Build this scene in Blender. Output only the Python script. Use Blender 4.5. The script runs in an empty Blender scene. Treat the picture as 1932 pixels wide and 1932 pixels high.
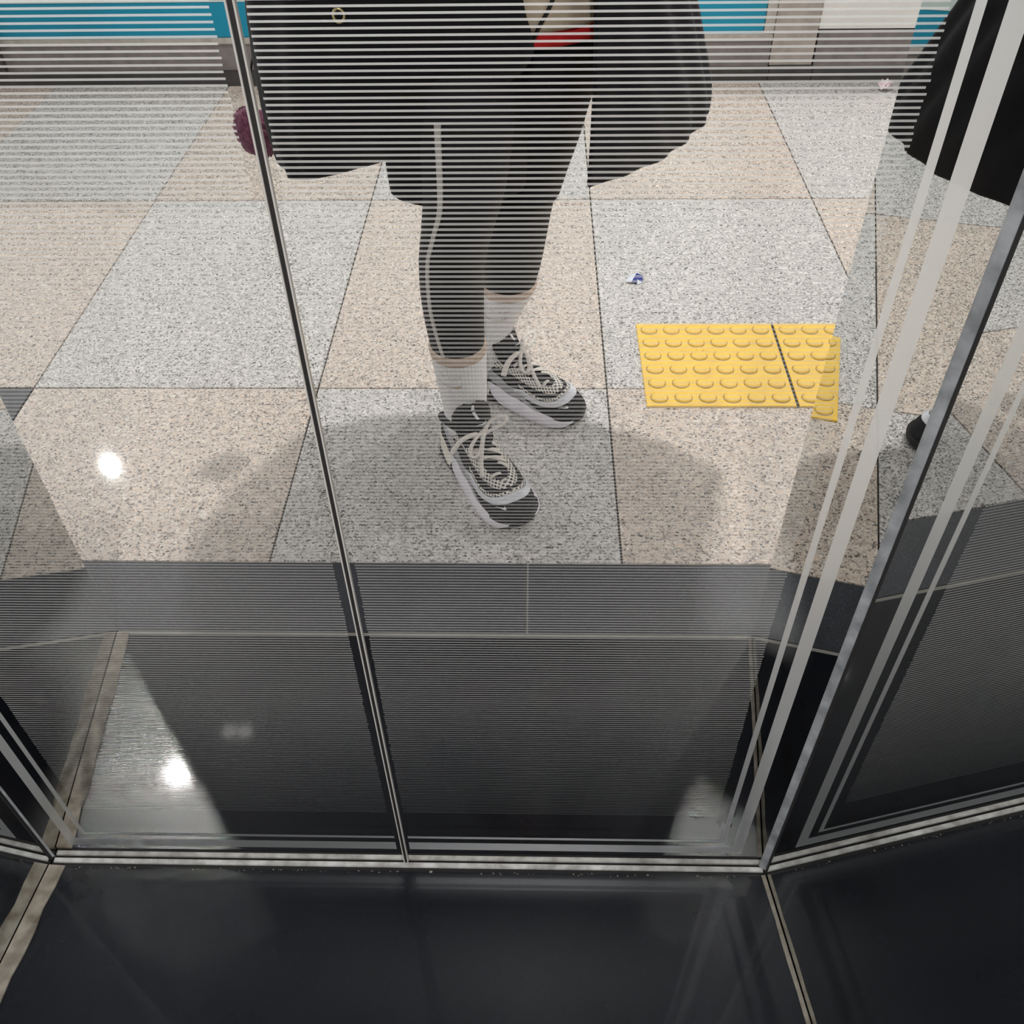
import bpy, math, random
import numpy as np
from mathutils import Vector, Matrix
random.seed(7); rng = np.random.default_rng(7)
S = bpy.context.scene
COL = S.collection

# ------------------------------------------------------------------ camera
F_PX, CAM_H, PITCH, ROLL, YAW = 1752.66, 1.1596, math.radians(44.24), math.radians(-1.1056), math.radians(-1.9503)
cp, sp = math.cos(PITCH), math.sin(PITCH)
fwd = Vector((math.sin(YAW) * cp, math.cos(YAW) * cp, -sp))
rgt0 = Vector((math.cos(YAW), -math.sin(YAW), 0))
up0 = rgt0.cross(fwd)
rgt = rgt0 * math.cos(ROLL) + up0 * math.sin(ROLL)
upv = up0 * math.cos(ROLL) - rgt0 * math.sin(ROLL)
CAM = Vector((0, -0.5415, CAM_H))
cd = bpy.data.cameras.new('camera'); cam = bpy.data.objects.new('camera', cd); COL.objects.link(cam)
cam.matrix_world = Matrix((( rgt.x, upv.x, -fwd.x, CAM.x), (rgt.y, upv.y, -fwd.y, CAM.y), (rgt.z, upv.z, -fwd.z, CAM.z), (0, 0, 0, 1)))
cd.sensor_fit = 'HORIZONTAL'; cd.sensor_width = 36; cd.lens = 36 * F_PX / 1932
cd.clip_start = 0.02; cd.clip_end = 60
S.camera = cam

# ------------------------------------------------------------------ light and exposure
W = bpy.data.worlds.new('world'); S.world = W; W.use_nodes = True
W.node_tree.nodes['Background'].inputs[0].default_value = (1.0, 0.985, 0.97, 1)
W.node_tree.nodes['Background'].inputs[1].default_value = 2.0
S.view_settings.view_transform = 'Standard'; S.view_settings.look = 'None'
S.view_settings.gamma = 1; S.view_settings.use_curve_mapping = False
S.view_settings.exposure = -0.27
try:
    S.cycles.caustics_reflective = False; S.cycles.caustics_refractive = False
    S.cycles.max_bounces = 12; S.cycles.glossy_bounces = 8; S.cycles.transmission_bounces = 10
    S.cycles.transparent_max_bounces = 16; S.cycles.sample_clamp_indirect = 90.0
except Exception:
    pass
CEIL = 2.70
LAMPS = [(-1.46, 1.89, 0.3, 0.07), (-1.385, 1.89, 0.3, 0.07), (0.04, 1.84, 54, 0.105), (1.95, 2.90, 56, 0.13), (-2.68, 3.81, 46, 0.075)]
for (lx, ly, pw, sz) in LAMPS:
    for sgn in (1, -1):
        ld = bpy.data.lights.new('downlight_glow', 'AREA'); ld.shape = 'DISK'; ld.size = sz
        ld.energy = pw if sgn > 0 else pw * 1.25; ld.color = (1.0, 0.985, 0.965)
        lo = bpy.data.objects.new('downlight_glow', ld); COL.objects.link(lo)
        lo.location = (lx, ly * sgn, CEIL - 0.012)

# ------------------------------------------------------------------ materials
def srgb(r, g, b):
    f = lambda c: ((c / 255 + 0.055) / 1.055) ** 2.4 if c > 10 else c / 255 / 12.92
    return (f(r), f(g), f(b), 1)

def mat(name, col=(0.5, 0.5, 0.5, 1), rough=0.6, metal=0.0, spec=0.5, sheen=0.0):
    m = bpy.data.materials.new(name); m.use_nodes = True
    b = m.node_tree.nodes['Principled BSDF']
    b.inputs['Base Color'].default_value = col; b.inputs['Roughness'].default_value = rough
    b.inputs['Metallic'].default_value = metal; b.inputs['Specular IOR Level'].default_value = spec
    b.inputs['Sheen Weight'].default_value = sheen
    return m

def nd(m, t, **kw):
    n = m.node_tree.nodes.new(t)
    for k, v in kw.items(): setattr(n, k, v)
    return n
def lk(m, a, b): m.node_tree.links.new(a, b)

def ramp(m, stops, interp='LINEAR'):
    r = nd(m, 'ShaderNodeValToRGB'); e = r.color_ramp.elements; r.color_ramp.interpolation = interp
    while len(e) > 1: e.remove(e[-1])
    e[0].position, e[0].color = stops[0]
    for p, c in stops[1:]:
        x = e.new(p); x.color = c
    return r

def granite(name, stops, scale=330, rough=0.42, big=0.12, bump=0.12):
    m = mat(name, rough=rough); b = m.node_tree.nodes['Principled BSDF']
    g = nd(m, 'ShaderNodeNewGeometry')
    wob = nd(m, 'ShaderNodeTexNoise'); wob.inputs['Scale'].default_value = 160; wob.inputs['Detail'].default_value = 2
    lk(m, g.outputs['Position'], wob.inputs['Vector'])
    add = nd(m, 'ShaderNodeMixRGB', blend_type='ADD'); add.inputs[0].default_value = 0.006
    lk(m, g.outputs['Position'], add.inputs[1]); lk(m, wob.outputs['Color'], add.inputs[2])
    v = nd(m, 'ShaderNodeTexVoronoi'); v.inputs['Scale'].default_value = scale
    lk(m, add.outputs[0], v.inputs['Vector'])
    sep = nd(m, 'ShaderNodeSeparateColor'); lk(m, v.outputs['Color'], sep.inputs[0])
    r = ramp(m, stops, 'CONSTANT'); lk(m, sep.outputs[0], r.inputs[0])
    n2 = nd(m, 'ShaderNodeTexNoise'); n2.inputs['Scale'].default_value = 55; n2.inputs['Detail'].default_value = 3
    lk(m, g.outputs['Position'], n2.inputs['Vector'])
    mr = nd(m, 'ShaderNodeMapRange'); mr.inputs[1].default_value = 0.3; mr.inputs[2].default_value = 0.7
    mr.inputs[3].default_value = 1 - big; mr.inputs[4].default_value = 1 + big
    lk(m, n2.outputs[0], mr.inputs[0])
    mul = nd(m, 'ShaderNodeVectorMath', operation='SCALE'); lk(m, r.outputs[0], mul.inputs[0]); lk(m, mr.outputs[0], mul.inputs['Scale'])
    lk(m, mul.outputs[0], b.inputs['Base Color'])
    b.inputs['Coat Weight'].default_value = 0.3; b.inputs['Coat Roughness'].default_value = 0.05
    bp = nd(m, 'ShaderNodeBump'); bp.inputs['Strength'].default_value = bump; bp.inputs['Distance'].default_value = 0.0006
    lk(m, sep.outputs[1], bp.inputs['Height']); lk(m, bp.outputs[0], b.inputs['Normal'])
    return m

GREY = granite('grey_granite', [(0, srgb(92, 90, 88)), (0.12, srgb(152, 149, 146)), (0.30, srgb(194, 190, 187)), (0.62, srgb(209, 206, 203)), (0.85, srgb(226, 222, 219))])
PINK = granite('pink_granite', [(0, srgb(100, 94, 90)), (0.11, srgb(160, 150, 144)), (0.27, srgb(199, 184, 172)), (0.52, srgb(214, 196, 180)), (0.78, srgb(206, 199, 192)), (0.9, srgb(226, 219, 210))])

def dark_stone(name, base, rough, speck, scale=420, haze=0.08, coat=0.0, sp=0.5):
    m = mat(name, rough=rough); b = m.node_tree.nodes['Principled BSDF']
    g = nd(m, 'ShaderNodeNewGeometry')
    v = nd(m, 'ShaderNodeTexVoronoi'); v.inputs['Scale'].default_value = scale; lk(m, g.outputs['Position'], v.inputs['Vector'])
    sep = nd(m, 'ShaderNodeSeparateColor'); lk(m, v.outputs['Color'], sep.inputs[0])
    c = np.array(base[:3])
    r = ramp(m, [(0, (*(c * 0.75), 1)), (0.5, (*c, 1)), (0.93, (*(c * speck), 1))], 'CONSTANT'); lk(m, sep.outputs[0], r.inputs[0])
    lk(m, r.outputs[0], b.inputs['Base Color'])
    b.inputs['Specular IOR Level'].default_value = sp; b.inputs['Coat Weight'].default_value = coat; b.inputs['Coat Roughness'].default_value = 0.06
    n = nd(m, 'ShaderNodeTexNoise'); n.inputs['Scale'].default_value = 9; n.inputs['Detail'].default_value = 6; lk(m, g.outputs['Position'], n.inputs['Vector'])
    mr = nd(m, 'ShaderNodeMapRange'); mr.inputs[3].default_value = rough - haze; mr.inputs[4].default_value = rough + haze
    lk(m, n.outputs[0], mr.inputs[0]); lk(m, mr.outputs[0], b.inputs['Roughness'])
    bp = nd(m, 'ShaderNodeBump'); bp.inputs['Strength'].default_value = 0.05; bp.inputs['Distance'].default_value = 0.0003
    lk(m, sep.outputs[1], bp.inputs['Height']); lk(m, bp.outputs[0], b.inputs['Normal'])
    return m
BLACK_STONE = dark_stone('black_polished_granite', srgb(11, 14, 22), 0.29, 1.6, coat=0.2, sp=0.45)
SILL_STONE = dark_stone('charcoal_granite', srgb(56, 58, 65), 0.42, 1.5)
GROUT = mat('dark_grout', srgb(62, 58, 54), 0.9)
LIGHT_GROUT = mat('pale_grout', srgb(140, 138, 132), 0.9)

def noisy(name, c1, c2, scale, rough=0.8, bump=0.0, sheen=0.0, dist=0.002, spec=0.5):
    m = mat(name, c1, rough, spec=spec, sheen=sheen); b = m.node_tree.nodes['Principled BSDF']
    t = nd(m, 'ShaderNodeTexCoord'); n = nd(m, 'ShaderNodeTexNoise'); n.inputs['Scale'].default_value = scale; n.inputs['Detail'].default_value = 5
    lk(m, t.outputs['Object'], n.inputs['Vector'])
    r = ramp(m, [(0.32, c1), (0.68, c2)]); lk(m, n.outputs[0], r.inputs[0]); lk(m, r.outputs[0], b.inputs['Base Color'])
    if bump:
        bp = nd(m, 'ShaderNodeBump'); bp.inputs['Strength'].default_value = bump; bp.inputs['Distance'].default_value = dist
        lk(m, n.outputs[0], bp.inputs['Height']); lk(m, bp.outputs[0], b.inputs['Normal'])
    return m

GLASS = bpy.data.materials.new('clear_mirror_glass'); GLASS.use_nodes = True
nt = GLASS.node_tree; nt.nodes.clear()
tb = nt.nodes.new('ShaderNodeBsdfTransparent'); tb.inputs[0].default_value = (0.962, 0.958, 0.952, 1)
om = nt.nodes.new('ShaderNodeOutputMaterial'); nt.links.new(tb.outputs[0], om.inputs[0])

def frosted(name, rough, col, clear_lo, clear_hi):
    """etched mirror face: a rough reflecting layer, denser towards the top of the panel (z 0.80 to 1.0)"""
    m = bpy.data.materials.new(name); m.use_nodes = True; t = m.node_tree; t.nodes.clear()
    g = t.nodes.new('ShaderNodeBsdfGlossy'); g.inputs['Roughness'].default_value = rough; g.inputs['Color'].default_value = col
    d = t.nodes.new('ShaderNodeBsdfTransparent'); d.inputs[0].default_value = (0.97, 0.975, 0.975, 1)
    x = t.nodes.new('ShaderNodeMixShader'); o = t.nodes.new('ShaderNodeOutputMaterial')
    p = t.nodes.new('ShaderNodeNewGeometry'); sx = t.nodes.new('ShaderNodeSeparateXYZ'); r = t.nodes.new('ShaderNodeMapRange')
    r.inputs[1].default_value = 0.79; r.inputs[2].default_value = 1.03; r.inputs[3].default_value = clear_lo; r.inputs[4].default_value = clear_hi
    q = t.nodes.new('ShaderNodeMapRange'); q.inputs[1].default_value = 0.48; q.inputs[2].default_value = 0.60; q.inputs[3].default_value = min(clear_lo, 0.57); q.inputs[4].default_value = clear_lo
    mn = t.nodes.new('ShaderNodeMath'); mn.operation = 'MINIMUM'
    t.links.new(p.outputs['Position'], sx.inputs[0]); t.links.new(sx.outputs[2], r.inputs[0]); t.links.new(sx.outputs[2], q.inputs[0])
    t.links.new(r.outputs[0], mn.inputs[0]); t.links.new(q.outputs[0], mn.inputs[1]); t.links.new(mn.outputs[0], x.inputs[0])
    t.links.new(g.outputs[0], x.inputs[1]); t.links.new(d.outputs[0], x.inputs[2]); t.links.new(x.outputs[0], o.inputs[0])
    return m
FROST = frosted('etched_line_frost', 0.5, (0.93, 0.95, 0.95, 1), 0.76, 0.34)
FROST_BAND = frosted('etched_band_frost', 0.42, (0.88, 0.90, 0.91, 1), 0.12, 0.08)

MIRROR = bpy.data.materials.new('tinted_mirror'); MIRROR.use_nodes = True
nt = MIRROR.node_tree; nt.nodes.clear()
gl = nt.nodes.new('ShaderNodeBsdfGlossy'); gl.inputs['Roughness'].default_value = 0.0; gl.inputs[0].default_value = (0.72, 0.73, 0.72, 1)
om = nt.nodes.new('ShaderNodeOutputMaterial'); nt.links.new(gl.outputs[0], om.inputs[0])

ALU = noisy('scuffed_aluminium', srgb(205, 205, 203), srgb(150, 148, 144), 60, 0.4)
BEAD = noisy('smudged_sealant', srgb(160, 164, 168), srgb(110, 114, 118), 40, 0.35)
BLACK = mat('black_rubber', srgb(14, 13, 14), 0.6)
EDGE = mat('polished_glass_edge', srgb(176, 174, 170), 0.3)
CAULK = noisy('dirty_caulk', srgb(150, 145, 134), srgb(104, 96, 84), 45, 0.9)
WALLM = noisy('painted_plaster', srgb(208, 210, 210), srgb(198, 200, 201), 4, 0.8)
CEILM = noisy('grey_ceiling', srgb(176, 177, 180), srgb(164, 166, 170), 3, 0.9)
SHADE_BAND = noisy('added_shade_band', srgb(58, 59, 62), srgb(50, 51, 54), 3, 0.8)
TEAL = noisy('teal_panel_film', srgb(6, 146, 178), srgb(4, 138, 170), 3, 0.35)
PALE = noisy('pale_panel', srgb(206, 222, 222), srgb(198, 214, 214), 3, 0.4)
WHITEP = noisy('white_panel', srgb(236, 234, 230), srgb(226, 224, 220), 4, 0.45)
STONEB = noisy('brown_grey_stone', srgb(134, 126, 124), srgb(116, 109, 108), 30, 0.5)
PILL = noisy('beige_grey_stone', srgb(178, 168, 160), srgb(158, 149, 142), 25, 0.5)
PLINTH = noisy('dark_plinth', srgb(70, 67, 67), srgb(54, 52, 52), 20, 0.5)
STEEL = noisy('brushed_steel', srgb(190, 184, 176), srgb(166, 160, 152), 30, 0.35)
YELLOW = noisy('tactile_yellow', srgb(246, 204, 78), srgb(232, 190, 82), 38, 0.5, 0.05)
YDARK = mat('dark_ochre', srgb(120, 104, 62), 0.9)  # darker yellow for the ring around each dome

# ------------------------------------------------------------------ mesh helpers
def link(name, V, Fc, m=None, parent=None, smooth=False, uv=None):
    me = bpy.data.meshes.new(name); me.from_pydata([tuple(map(float, v)) for v in V], [], [tuple(int(i) for i in f) for f in Fc]); me.update()
    if uv is not None:
        l = me.uv_layers.new(name='UVMap'); U = np.array(uv)
        vi = np.empty(len(me.loops), dtype=np.int32); me.loops.foreach_get('vertex_index', vi)
        l.data.foreach_set('uv', U[vi].ravel().astype(np.float32))
    if m: me.materials.append(m)
    if smooth: me.polygons.foreach_set('use_smooth', [True] * len(me.polygons))
    o = bpy.data.objects.new(name, me); COL.objects.link(o)
    if parent: o.parent = parent
    return o

def empty(name, loc=(0, 0, 0), rz=0, parent=None):
    o = bpy.data.objects.new(name, None); COL.objects.link(o); o.location = loc; o.rotation_euler = (0, 0, rz); o.empty_display_size = 0.05
    if parent: o.parent = parent
    return o

def tag(o, label=None, cat=None, group=None, kind=None):
    if label: o['label'] = label
    if cat: o['category'] = cat
    if group: o['group'] = group
    if kind: o['kind'] = kind
    return o

class MB:
    def __init__(s): s.V = []; s.F = []
    def add(s, V, Fc):
        n = len(s.V); s.V += [tuple(v) for v in V]; s.F += [tuple(i + n for i in f) for f in Fc]; return s
    def box(s, x0, y0, z0, x1, y1, z1, bev=0.0):
        return s.prism([(x0, y0), (x1, y0), (x1, y1), (x0, y1)], z0, z1, bev)
    def prism(s, poly, z0, z1, bev=0.0):
        n = len(poly); P = np.array(poly, float); c = P.mean(0)
        a = sum(P[i][0] * P[(i + 1) % n][1] - P[(i + 1) % n][0] * P[i][1] for i in range(n))
        if a < 0: P = P[::-1]
        rings = [(P, z0)]
        if bev:
            d = P - c; q = P - d / np.maximum(np.linalg.norm(d, axis=1, keepdims=True), 1e-9) * bev
            rings += [(P, z1 - bev), (q, z1)]
        else: rings += [(P, z1)]
        V = [(p[0], p[1], z) for R_, z in rings for p in R_]; Fc = [tuple(range(n))[::-1]]
        for k in range(len(rings) - 1):
            for i in range(n):
                j = (i + 1) % n; Fc.append((k * n + i, k * n + j, (k + 1) * n + j, (k + 1) * n + i))
        Fc.append(tuple((len(rings) - 1) * n + i for i in range(n)))
        return s.add(V, Fc)
    def loft(s, rings, cap=(True, True), closed=True):
        m = len(rings); n = len(rings[0]); V = [p for r in rings for p in r]; Fc = []
        for k in range(m - 1):
            for i in range(n if closed else n - 1):
                j = (i + 1) % n; Fc.append((k * n + i, k * n + j, (k + 1) * n + j, (k + 1) * n + i))
        if cap[0]: Fc.append(tuple(range(n))[::-1])
        if cap[1]: Fc.append(tuple((m - 1) * n + i for i in range(n)))
        return s.add(V, Fc)
    def tube(s, pts, r, n=8, flat=1.0, upv=(0, 0, 1), cap=True):
        P = np.array(pts, float); R_ = np.broadcast_to(np.array(r, float), (len(P),))
        T = np.gradient(P, axis=0); T /= np.linalg.norm(T, axis=1, keepdims=True) + 1e-12
        rings = []
        for p, t, q in zip(P, T, R_):
            a = np.cross(t, upv); la = np.linalg.norm(a)
            a = a / la if la > 1e-4 else np.array([1.0, 0, 0]); b = np.cross(a, t)
            rings.append([tuple(p + q * (math.cos(w) * a + flat * math.sin(w) * b)) for w in np.linspace(0, 2 * math.pi, n, endpoint=False)])
        return s.loft(rings, (cap, cap))
    def build(s, name, m, parent=None, smooth=False): return link(name, s.V, s.F, m, parent, smooth)

def spline(P, n, closed=False):
    P = np.array(P, float); k = len(P)
    out = []
    segs = k if closed else k - 1
    for t in np.linspace(0, segs, n, endpoint=not closed):
        i = min(int(t), segs - 1); u = t - i
        g = (lambda j: P[j % k]) if closed else (lambda j: P[min(max(j, 0), k - 1)])
        a, b, c, d = g(i - 1), g(i), g(i + 1), g(i + 2)
        out.append(0.5 * (2 * b + (c - a) * u + (2 * a - 5 * b + 4 * c - d) * u * u + (3 * b - a - 3 * c + d) * u ** 3))
    return np.array(out)

def solid(o, t, off=-1):
    md = o.modifiers.new('thickness', 'SOLIDIFY'); md.thickness = t; md.offset = off; return o
def subsurf(o, l=1):
    md = o.modifiers.new('smooth', 'SUBSURF'); md.levels = l; md.render_levels = l; return o

# ------------------------------------------------------------------ layout numbers (metres; pane plane is y = 0)
XL, XR, XS = -0.625, 0.296, -0.1635           # left corner, right corner, seam between the panels
FLX, FRX, DEP = -0.662, 0.3404, 0.369          # front edges of the side mirrors
SILL = 0.524
COLX = [0.148 + 0.6 * k for k in range(-6, 7)]
ROWY = [SILL, 1.0158, 1.8737, 2.7305, 3.5875, 4.4445]
PANE_TOP = 2.3

# ------------------------------------------------------------------ floor
fb = MB().box(-4, -5.2, -0.06, 4, 5.2, -0.005)
floor = fb.build('floor', GROUT); tag(floor, 'granite floor of grey and pinkish tiles with a black polished strip at the mirrors', kind='structure')
TG = 0.0016
def tile(x0, y0, x1, y1, m, name='granite_tile', dz=0.0):
    o = MB().box(x0 + TG, y0 + TG, -0.02, x1 - TG, y1 - TG, dz, 0.0012).build(name, m, floor)
    return o
for sgn in (1, -1):
    for r in range(3 if sgn > 0 else 5):
        for c in range(len(COLX) - 1):
            x0, x1 = COLX[c], COLX[c + 1]
            if x1 < -3.2 or x0 > 3.0: continue
            ya, yb = sgn * ROWY[r], sgn * ROWY[r + 1]
            par = (c + r) % 2           # columns start at 0.148-3.6
            if r == 0 and x1 < -1.0:
                m, nm = SILL_STONE, 'dark_stone_tile'
            else:
                m, nm = (PINK if par == 0 else GREY), 'granite_tile'
            tile(x0, min(ya, yb), x1, max(ya, yb), m, nm)
    # charcoal band in front of the alcove, slabs with joints
    xs = [-3.45, -2.1, -1.06, -0.011, 1.04, 2.09, 3.3]
    for a, b in zip(xs[:-1], xs[1:]):
        y0, y1 = sorted((sgn * (DEP + 0.004), sgn * SILL))
        tile(a, y0, b, y1, SILL_STONE, 'charcoal_slab')
        MB().box(b - 0.0012, y0, -0.02, b + 0.0012, y1, -0.0003).build('joint_line', LIGHT_GROUT, floor)
    # black polished alcove slab (flared trapezium)
    d = sgn * (DEP - 0.002); e = sgn * 0.0125
    fl = lambda y: XL + (FLX - XL) * abs(y) / DEP
    fr = lambda y: XR + (FRX - XR) * abs(y) / DEP
    MB().prism([(fl(e) + 0.004, e), (fr(e) - 0.003, e), (fr(d) - 0.003, d), (fl(d) + 0.004, d)], -0.02, 0.0, 0.001).build('black_slab', BLACK_STONE, floor)
    y0, y1 = sorted((sgn * (DEP - 0.002), sgn * (DEP + 0.0042)))
    MB().box(FLX, y0, -0.02, FRX, y1, -0.0001).build('joint_line', LIGHT_GROUT, floor)
    # caulk beads along the two side mirrors
    def strip(xa, xb, w, h, m, nm, y_in=0.012):
        ys = np.linspace(y_in, DEP - 0.001, 14); L = []; Rr = []
        for i, y in enumerate(ys):
            xc = xa + (xb - xa) * y / DEP; j = w * (1 + 0.07 * math.sin(i * 2.3) + 0.05 * math.sin(i * 5.1))
            L.append((xc, sgn * y, 0.0)); Rr.append((xc + j, sgn * y, 0.0))
        V = []; Fc = []
        for a, b in zip(L, Rr):
            V += [(a[0], a[1], -0.002), (a[0], a[1], h), (b[0], b[1], h * 0.55), (b[0], b[1], -0.002)]
        for i in range(len(ys) - 1):
            for k in range(4):
                Fc.append((i * 4 + k, i * 4 + (k + 1) % 4, i * 4 + 4 + (k + 1) % 4, i * 4 + 4 + k))
        Fc += [(0, 1, 2, 3), tuple(len(V) - 4 + k for k in (3, 2, 1, 0))]
        link(nm, V, Fc, m, floor)
    strip(XL + 0.001, FLX + 0.001, 0.020, 0.004, CAULK, 'caulk_strip')
    strip(XR - 0.0028, FRX - 0.0008, -0.0048, 0.0025, CAULK, 'caulk_strip')

# ------------------------------------------------------------------ ceiling and walls
ceil = MB().box(-4, -5.2, CEIL, 4, 5.2, CEIL + 0.1).build('ceiling', CEILM); tag(ceil, 'plain white ceiling with round downlights', kind='structure')
MB().box(-4, -1.15, CEIL - 0.06, 4, 1.15, CEIL + 0.02).build('ceiling_shade_band', SHADE_BAND, ceil)  # added unseen dark band, keeps floor reflections near the panes dark
for i, (lx, ly, pw, sz) in enumerate(LAMPS):
    for sgn in (1, -1):
        k = sz / 0.13
        rings = []
        for (r, z) in ((0.085, 0), (0.085, -0.008), (0.075, -0.011), (0.069, -0.008), (0.069, 0)):
            rings.append([(r * k * math.cos(a), r * k * math.sin(a), z) for a in np.linspace(0, 2 * math.pi, 28, endpoint=False)])
        o = MB().loft(rings, (False, False)).build('downlight', STEEL, ceil, True); o.location = (lx, ly * sgn, CEIL)

for nm, xa, xb, ya, yb in (('wall_right', FRX, XR, 1, 1), ('wall_left', FLX, XL, -1, -1)):
    s = 1 if ya > 0 else -1; off = 0.008 * s; far = 4 * s
    poly = [(xa + off, -DEP + 0.001), (xb + off, 0), (xa + off, DEP - 0.001), (far, DEP - 0.001), (far, -DEP + 0.001)]
    o = MB().prism(poly, -0.03, CEIL).build(nm, WALLM)
    tag(o, 'pier that carries the side mirror on the %s' % ('right' if s > 0 else 'left'), kind='structure')
o = MB().box(XL - 0.03, -0.05, PANE_TOP, XR + 0.03, 0.05, CEIL - 0.06).build('wall_top', WALLM); tag(o, 'lintel above the mirror panels', kind='structure')

# side mirrors: each is one folded sheet seen before and behind the panes
def side_mirror(xc, xf, s, label):
    t = 0.006 * s
    poly = [(xf, -DEP), (xc, 0), (xf, DEP), (xf + t, DEP), (xc + t, 0), (xf + t, -DEP)]
    o = MB().prism(poly, 0.0, PANE_TOP).build('side_mirror', MIRROR)
    tag(o, label, 'mirror')
    return o
side_mirror(0.2945, FRX, 1, 'tinted side mirror right of the etched panels, returning towards the viewer')
side_mirror(XL, FLX, -1, 'tinted side mirror at the far left corner beside the wide caulk strip')

# ------------------------------------------------------------------ etched panels
def duty(z):
    if z > 0.98: return 0.36
    if z > 0.82: return 0.36 + (0.98 - z) / 0.16 * 0.16
    if z > 0.36: return 0.52
    return max(0.12, 0.52 - (0.36 - z) / 0.22 * 0.4)
def panel(x0, x1, sx0, sx1, side, label):
    # x0..x1 pane; sx0..sx1 etched field; side=+1: frame on the right, -1: on the left
    p = MB().box(x0, -0.002, 0.002, x1, 0.002, PANE_TOP).build('mirror_panel', GLASS); tag(p, label, 'mirror')  # clear pane; the reflected side is built as objects behind it
    ln = MB(); z = 0.135; y0, y1 = -0.00225, -0.00208
    while z < 1.32:
        h = 0.00367 * duty(z); j = rng.normal(0, 0.0004, 2)
        ln.add([(sx0 + j[0], y0, z), (sx1 + j[1], y0, z), (sx1 + j[1], y0, z + h), (sx0 + j[0], y0, z + h)], [(0, 1, 2, 3)]); z += 0.00367
    o = ln.build('etched_lines', FROST, p); tag(o, 'fine pale horizontal etched lines', kind='stuff')
    def band(a, b, z0, z1): MB().add([(min(a, b), y0, z0), (max(a, b), y0, z0), (max(a, b), y0, z1), (min(a, b), y0, z1)], [(0, 1, 2, 3)]).build('etched_band', FROST_BAND, p)
    e = x1 if side > 0 else x0; s = side
    other = x0 + 0.006 if side > 0 else x1 - 0.006
    band(e - s * 0.0485, e - s * 0.035, 0.0585, PANE_TOP - 0.05)         # thick upright
    band(e - s * 0.0655, e - s * 0.0595, 0.0745, PANE_TOP - 0.06)        # thin upright
    band(e - s * 0.035, other, 0.040, 0.0585)                           # thick foot band
    band(e - s * 0.0595, other, 0.069, 0.0745)                          # thin foot band
    # polished edge along the seam
    q = x0 if side > 0 else x1
    MB().box(q - 0.0006, -0.0021, 0.002, q + 0.0006, 0.0021, PANE_TOP).build('edge_strip', EDGE, p)
    return p
panel(XL + 0.001, XS - 0.0023, XL + 0.079, XS - 0.0105, -1, 'left etched mirror panel, between the left corner and the dark seam')
panel(XS + 0.0023, XR - 0.001, XS + 0.0085, 0.217, 1, 'right etched mirror panel with the legs in it and pale upright bands')
o = MB().box(XS - 0.0014, -0.0010, 0.001, XS + 0.0014, 0.0010, PANE_TOP).build('trim_1', BLACK); tag(o, 'dark upright seam between the two mirror panels', kind='structure')
# base channel: two pale runs with a dark slot, on both sides of the glass
for k, (ya, yb, h) in enumerate(((-0.0076, -0.0022, 0.003), (0.0022, 0.0076, 0.003))):
    o = MB().box(XL + 0.003, ya, -0.01, XR - 0.003, yb, h, 0.0008).build('trim_%d' % (k + 2), ALU); tag(o, 'pale metal channel along the foot of the mirror panels', kind='structure')
o = MB().box(XL, -0.0126, -0.02, XR, 0.0126, -0.0008).build('trim_4', BLACK); tag(o, 'dirty dark slot under the mirror panels', kind='structure')
# corner beads
def corner(xc, s, w, name):
    prof = [(0, -0.001), (-s * w, -0.001), (-s * w * 0.75, -w * 0.28), (-s * w * 0.35, -w * 0.62), (s * w * 0.06, -w)]
    o = MB().prism([(xc + a, b) for a, b in prof], 0.004, PANE_TOP).build(name, BEAD); tag(o, 'grey sealant bead in the corner of the mirrors', kind='structure')
    MB().box(xc - 0.0012, -w - 0.0025, 0.002, xc + 0.0004 if s > 0 else xc + 0.0012, -w + 0.0005, PANE_TOP).build('joint_line', BLACK, o)
corner(XR, 1, 0.0082, 'trim_5'); corner(XL, -1, 0.0035, 'trim_6')
# crumbs of grit along the channel
g = MB()
for i in range(70):
    x = rng.uniform(XL + 0.02, XR - 0.02); y = -0.0125 - abs(rng.normal(0, 0.0012)); r = rng.uniform(0.0005, 0.0013) * (2.0 if i % 17 == 0 else 1)
    P = [(x + r * math.cos(a) * rng.uniform(.7, 1.2), y + 0.8 * r * math.sin(a), 0.0003) for a in np.linspace(0, 2 * math.pi, 5, endpoint=False)]
    g.add(P + [(x, y, r * 0.9)], [(k, (k + 1) % 5, 5) for k in range(5)] + [(4, 3, 2, 1, 0)])
tag(g.build('grit', CAULK), 'crumbs of pale grit along the metal channel', kind='stuff')

# ------------------------------------------------------------------ far wall (a low shop front) and near wall
WY = 2.7305
wf = MB().box(-4, WY + 0.06, -0.03, 4, WY + 0.16, 1.25).build('wall_far', PALE); tag(wf, 'low shop front with teal and white panels on a grey stone base', kind='structure')
def wp(name, m, x0, x1, z0, z1, d, bev=0.002):
    return MB().box(x0, WY + 0.0 + (0.06 - d), z0, x1, WY + 0.062, z1, bev).build(name, m, wf)
wp('plinth', PLINTH, -4, 0.775, -0.01, 0.047, 0.060)
wp('plinth', PLINTH, 0.777, 0.92, -0.01, 0.052, 0.060)
wp('plinth', PLINTH, 0.922, 4, -0.01, 0.040, 0.060)
wp('stone_base', STONEB, -4, -0.40, 0.048, 0.132, 0.050)
wp('stone_base', STONEB, -0.398, 0.772, 0.048, 0.132, 0.050)
wp('stone_base', STONEB, 0.922, 4, 0.044, 0.158, 0.050)
wp('ledge', STEEL, -4, 0.772, 0.1325, 0.149, 0.054)
wp('pillar', PILL, 0.775, 0.915, 0.053, 1.25, 0.052)
wp('frame_post', STEEL, 0.742, 0.773, 0.150, 1.25, 0.050)
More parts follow.
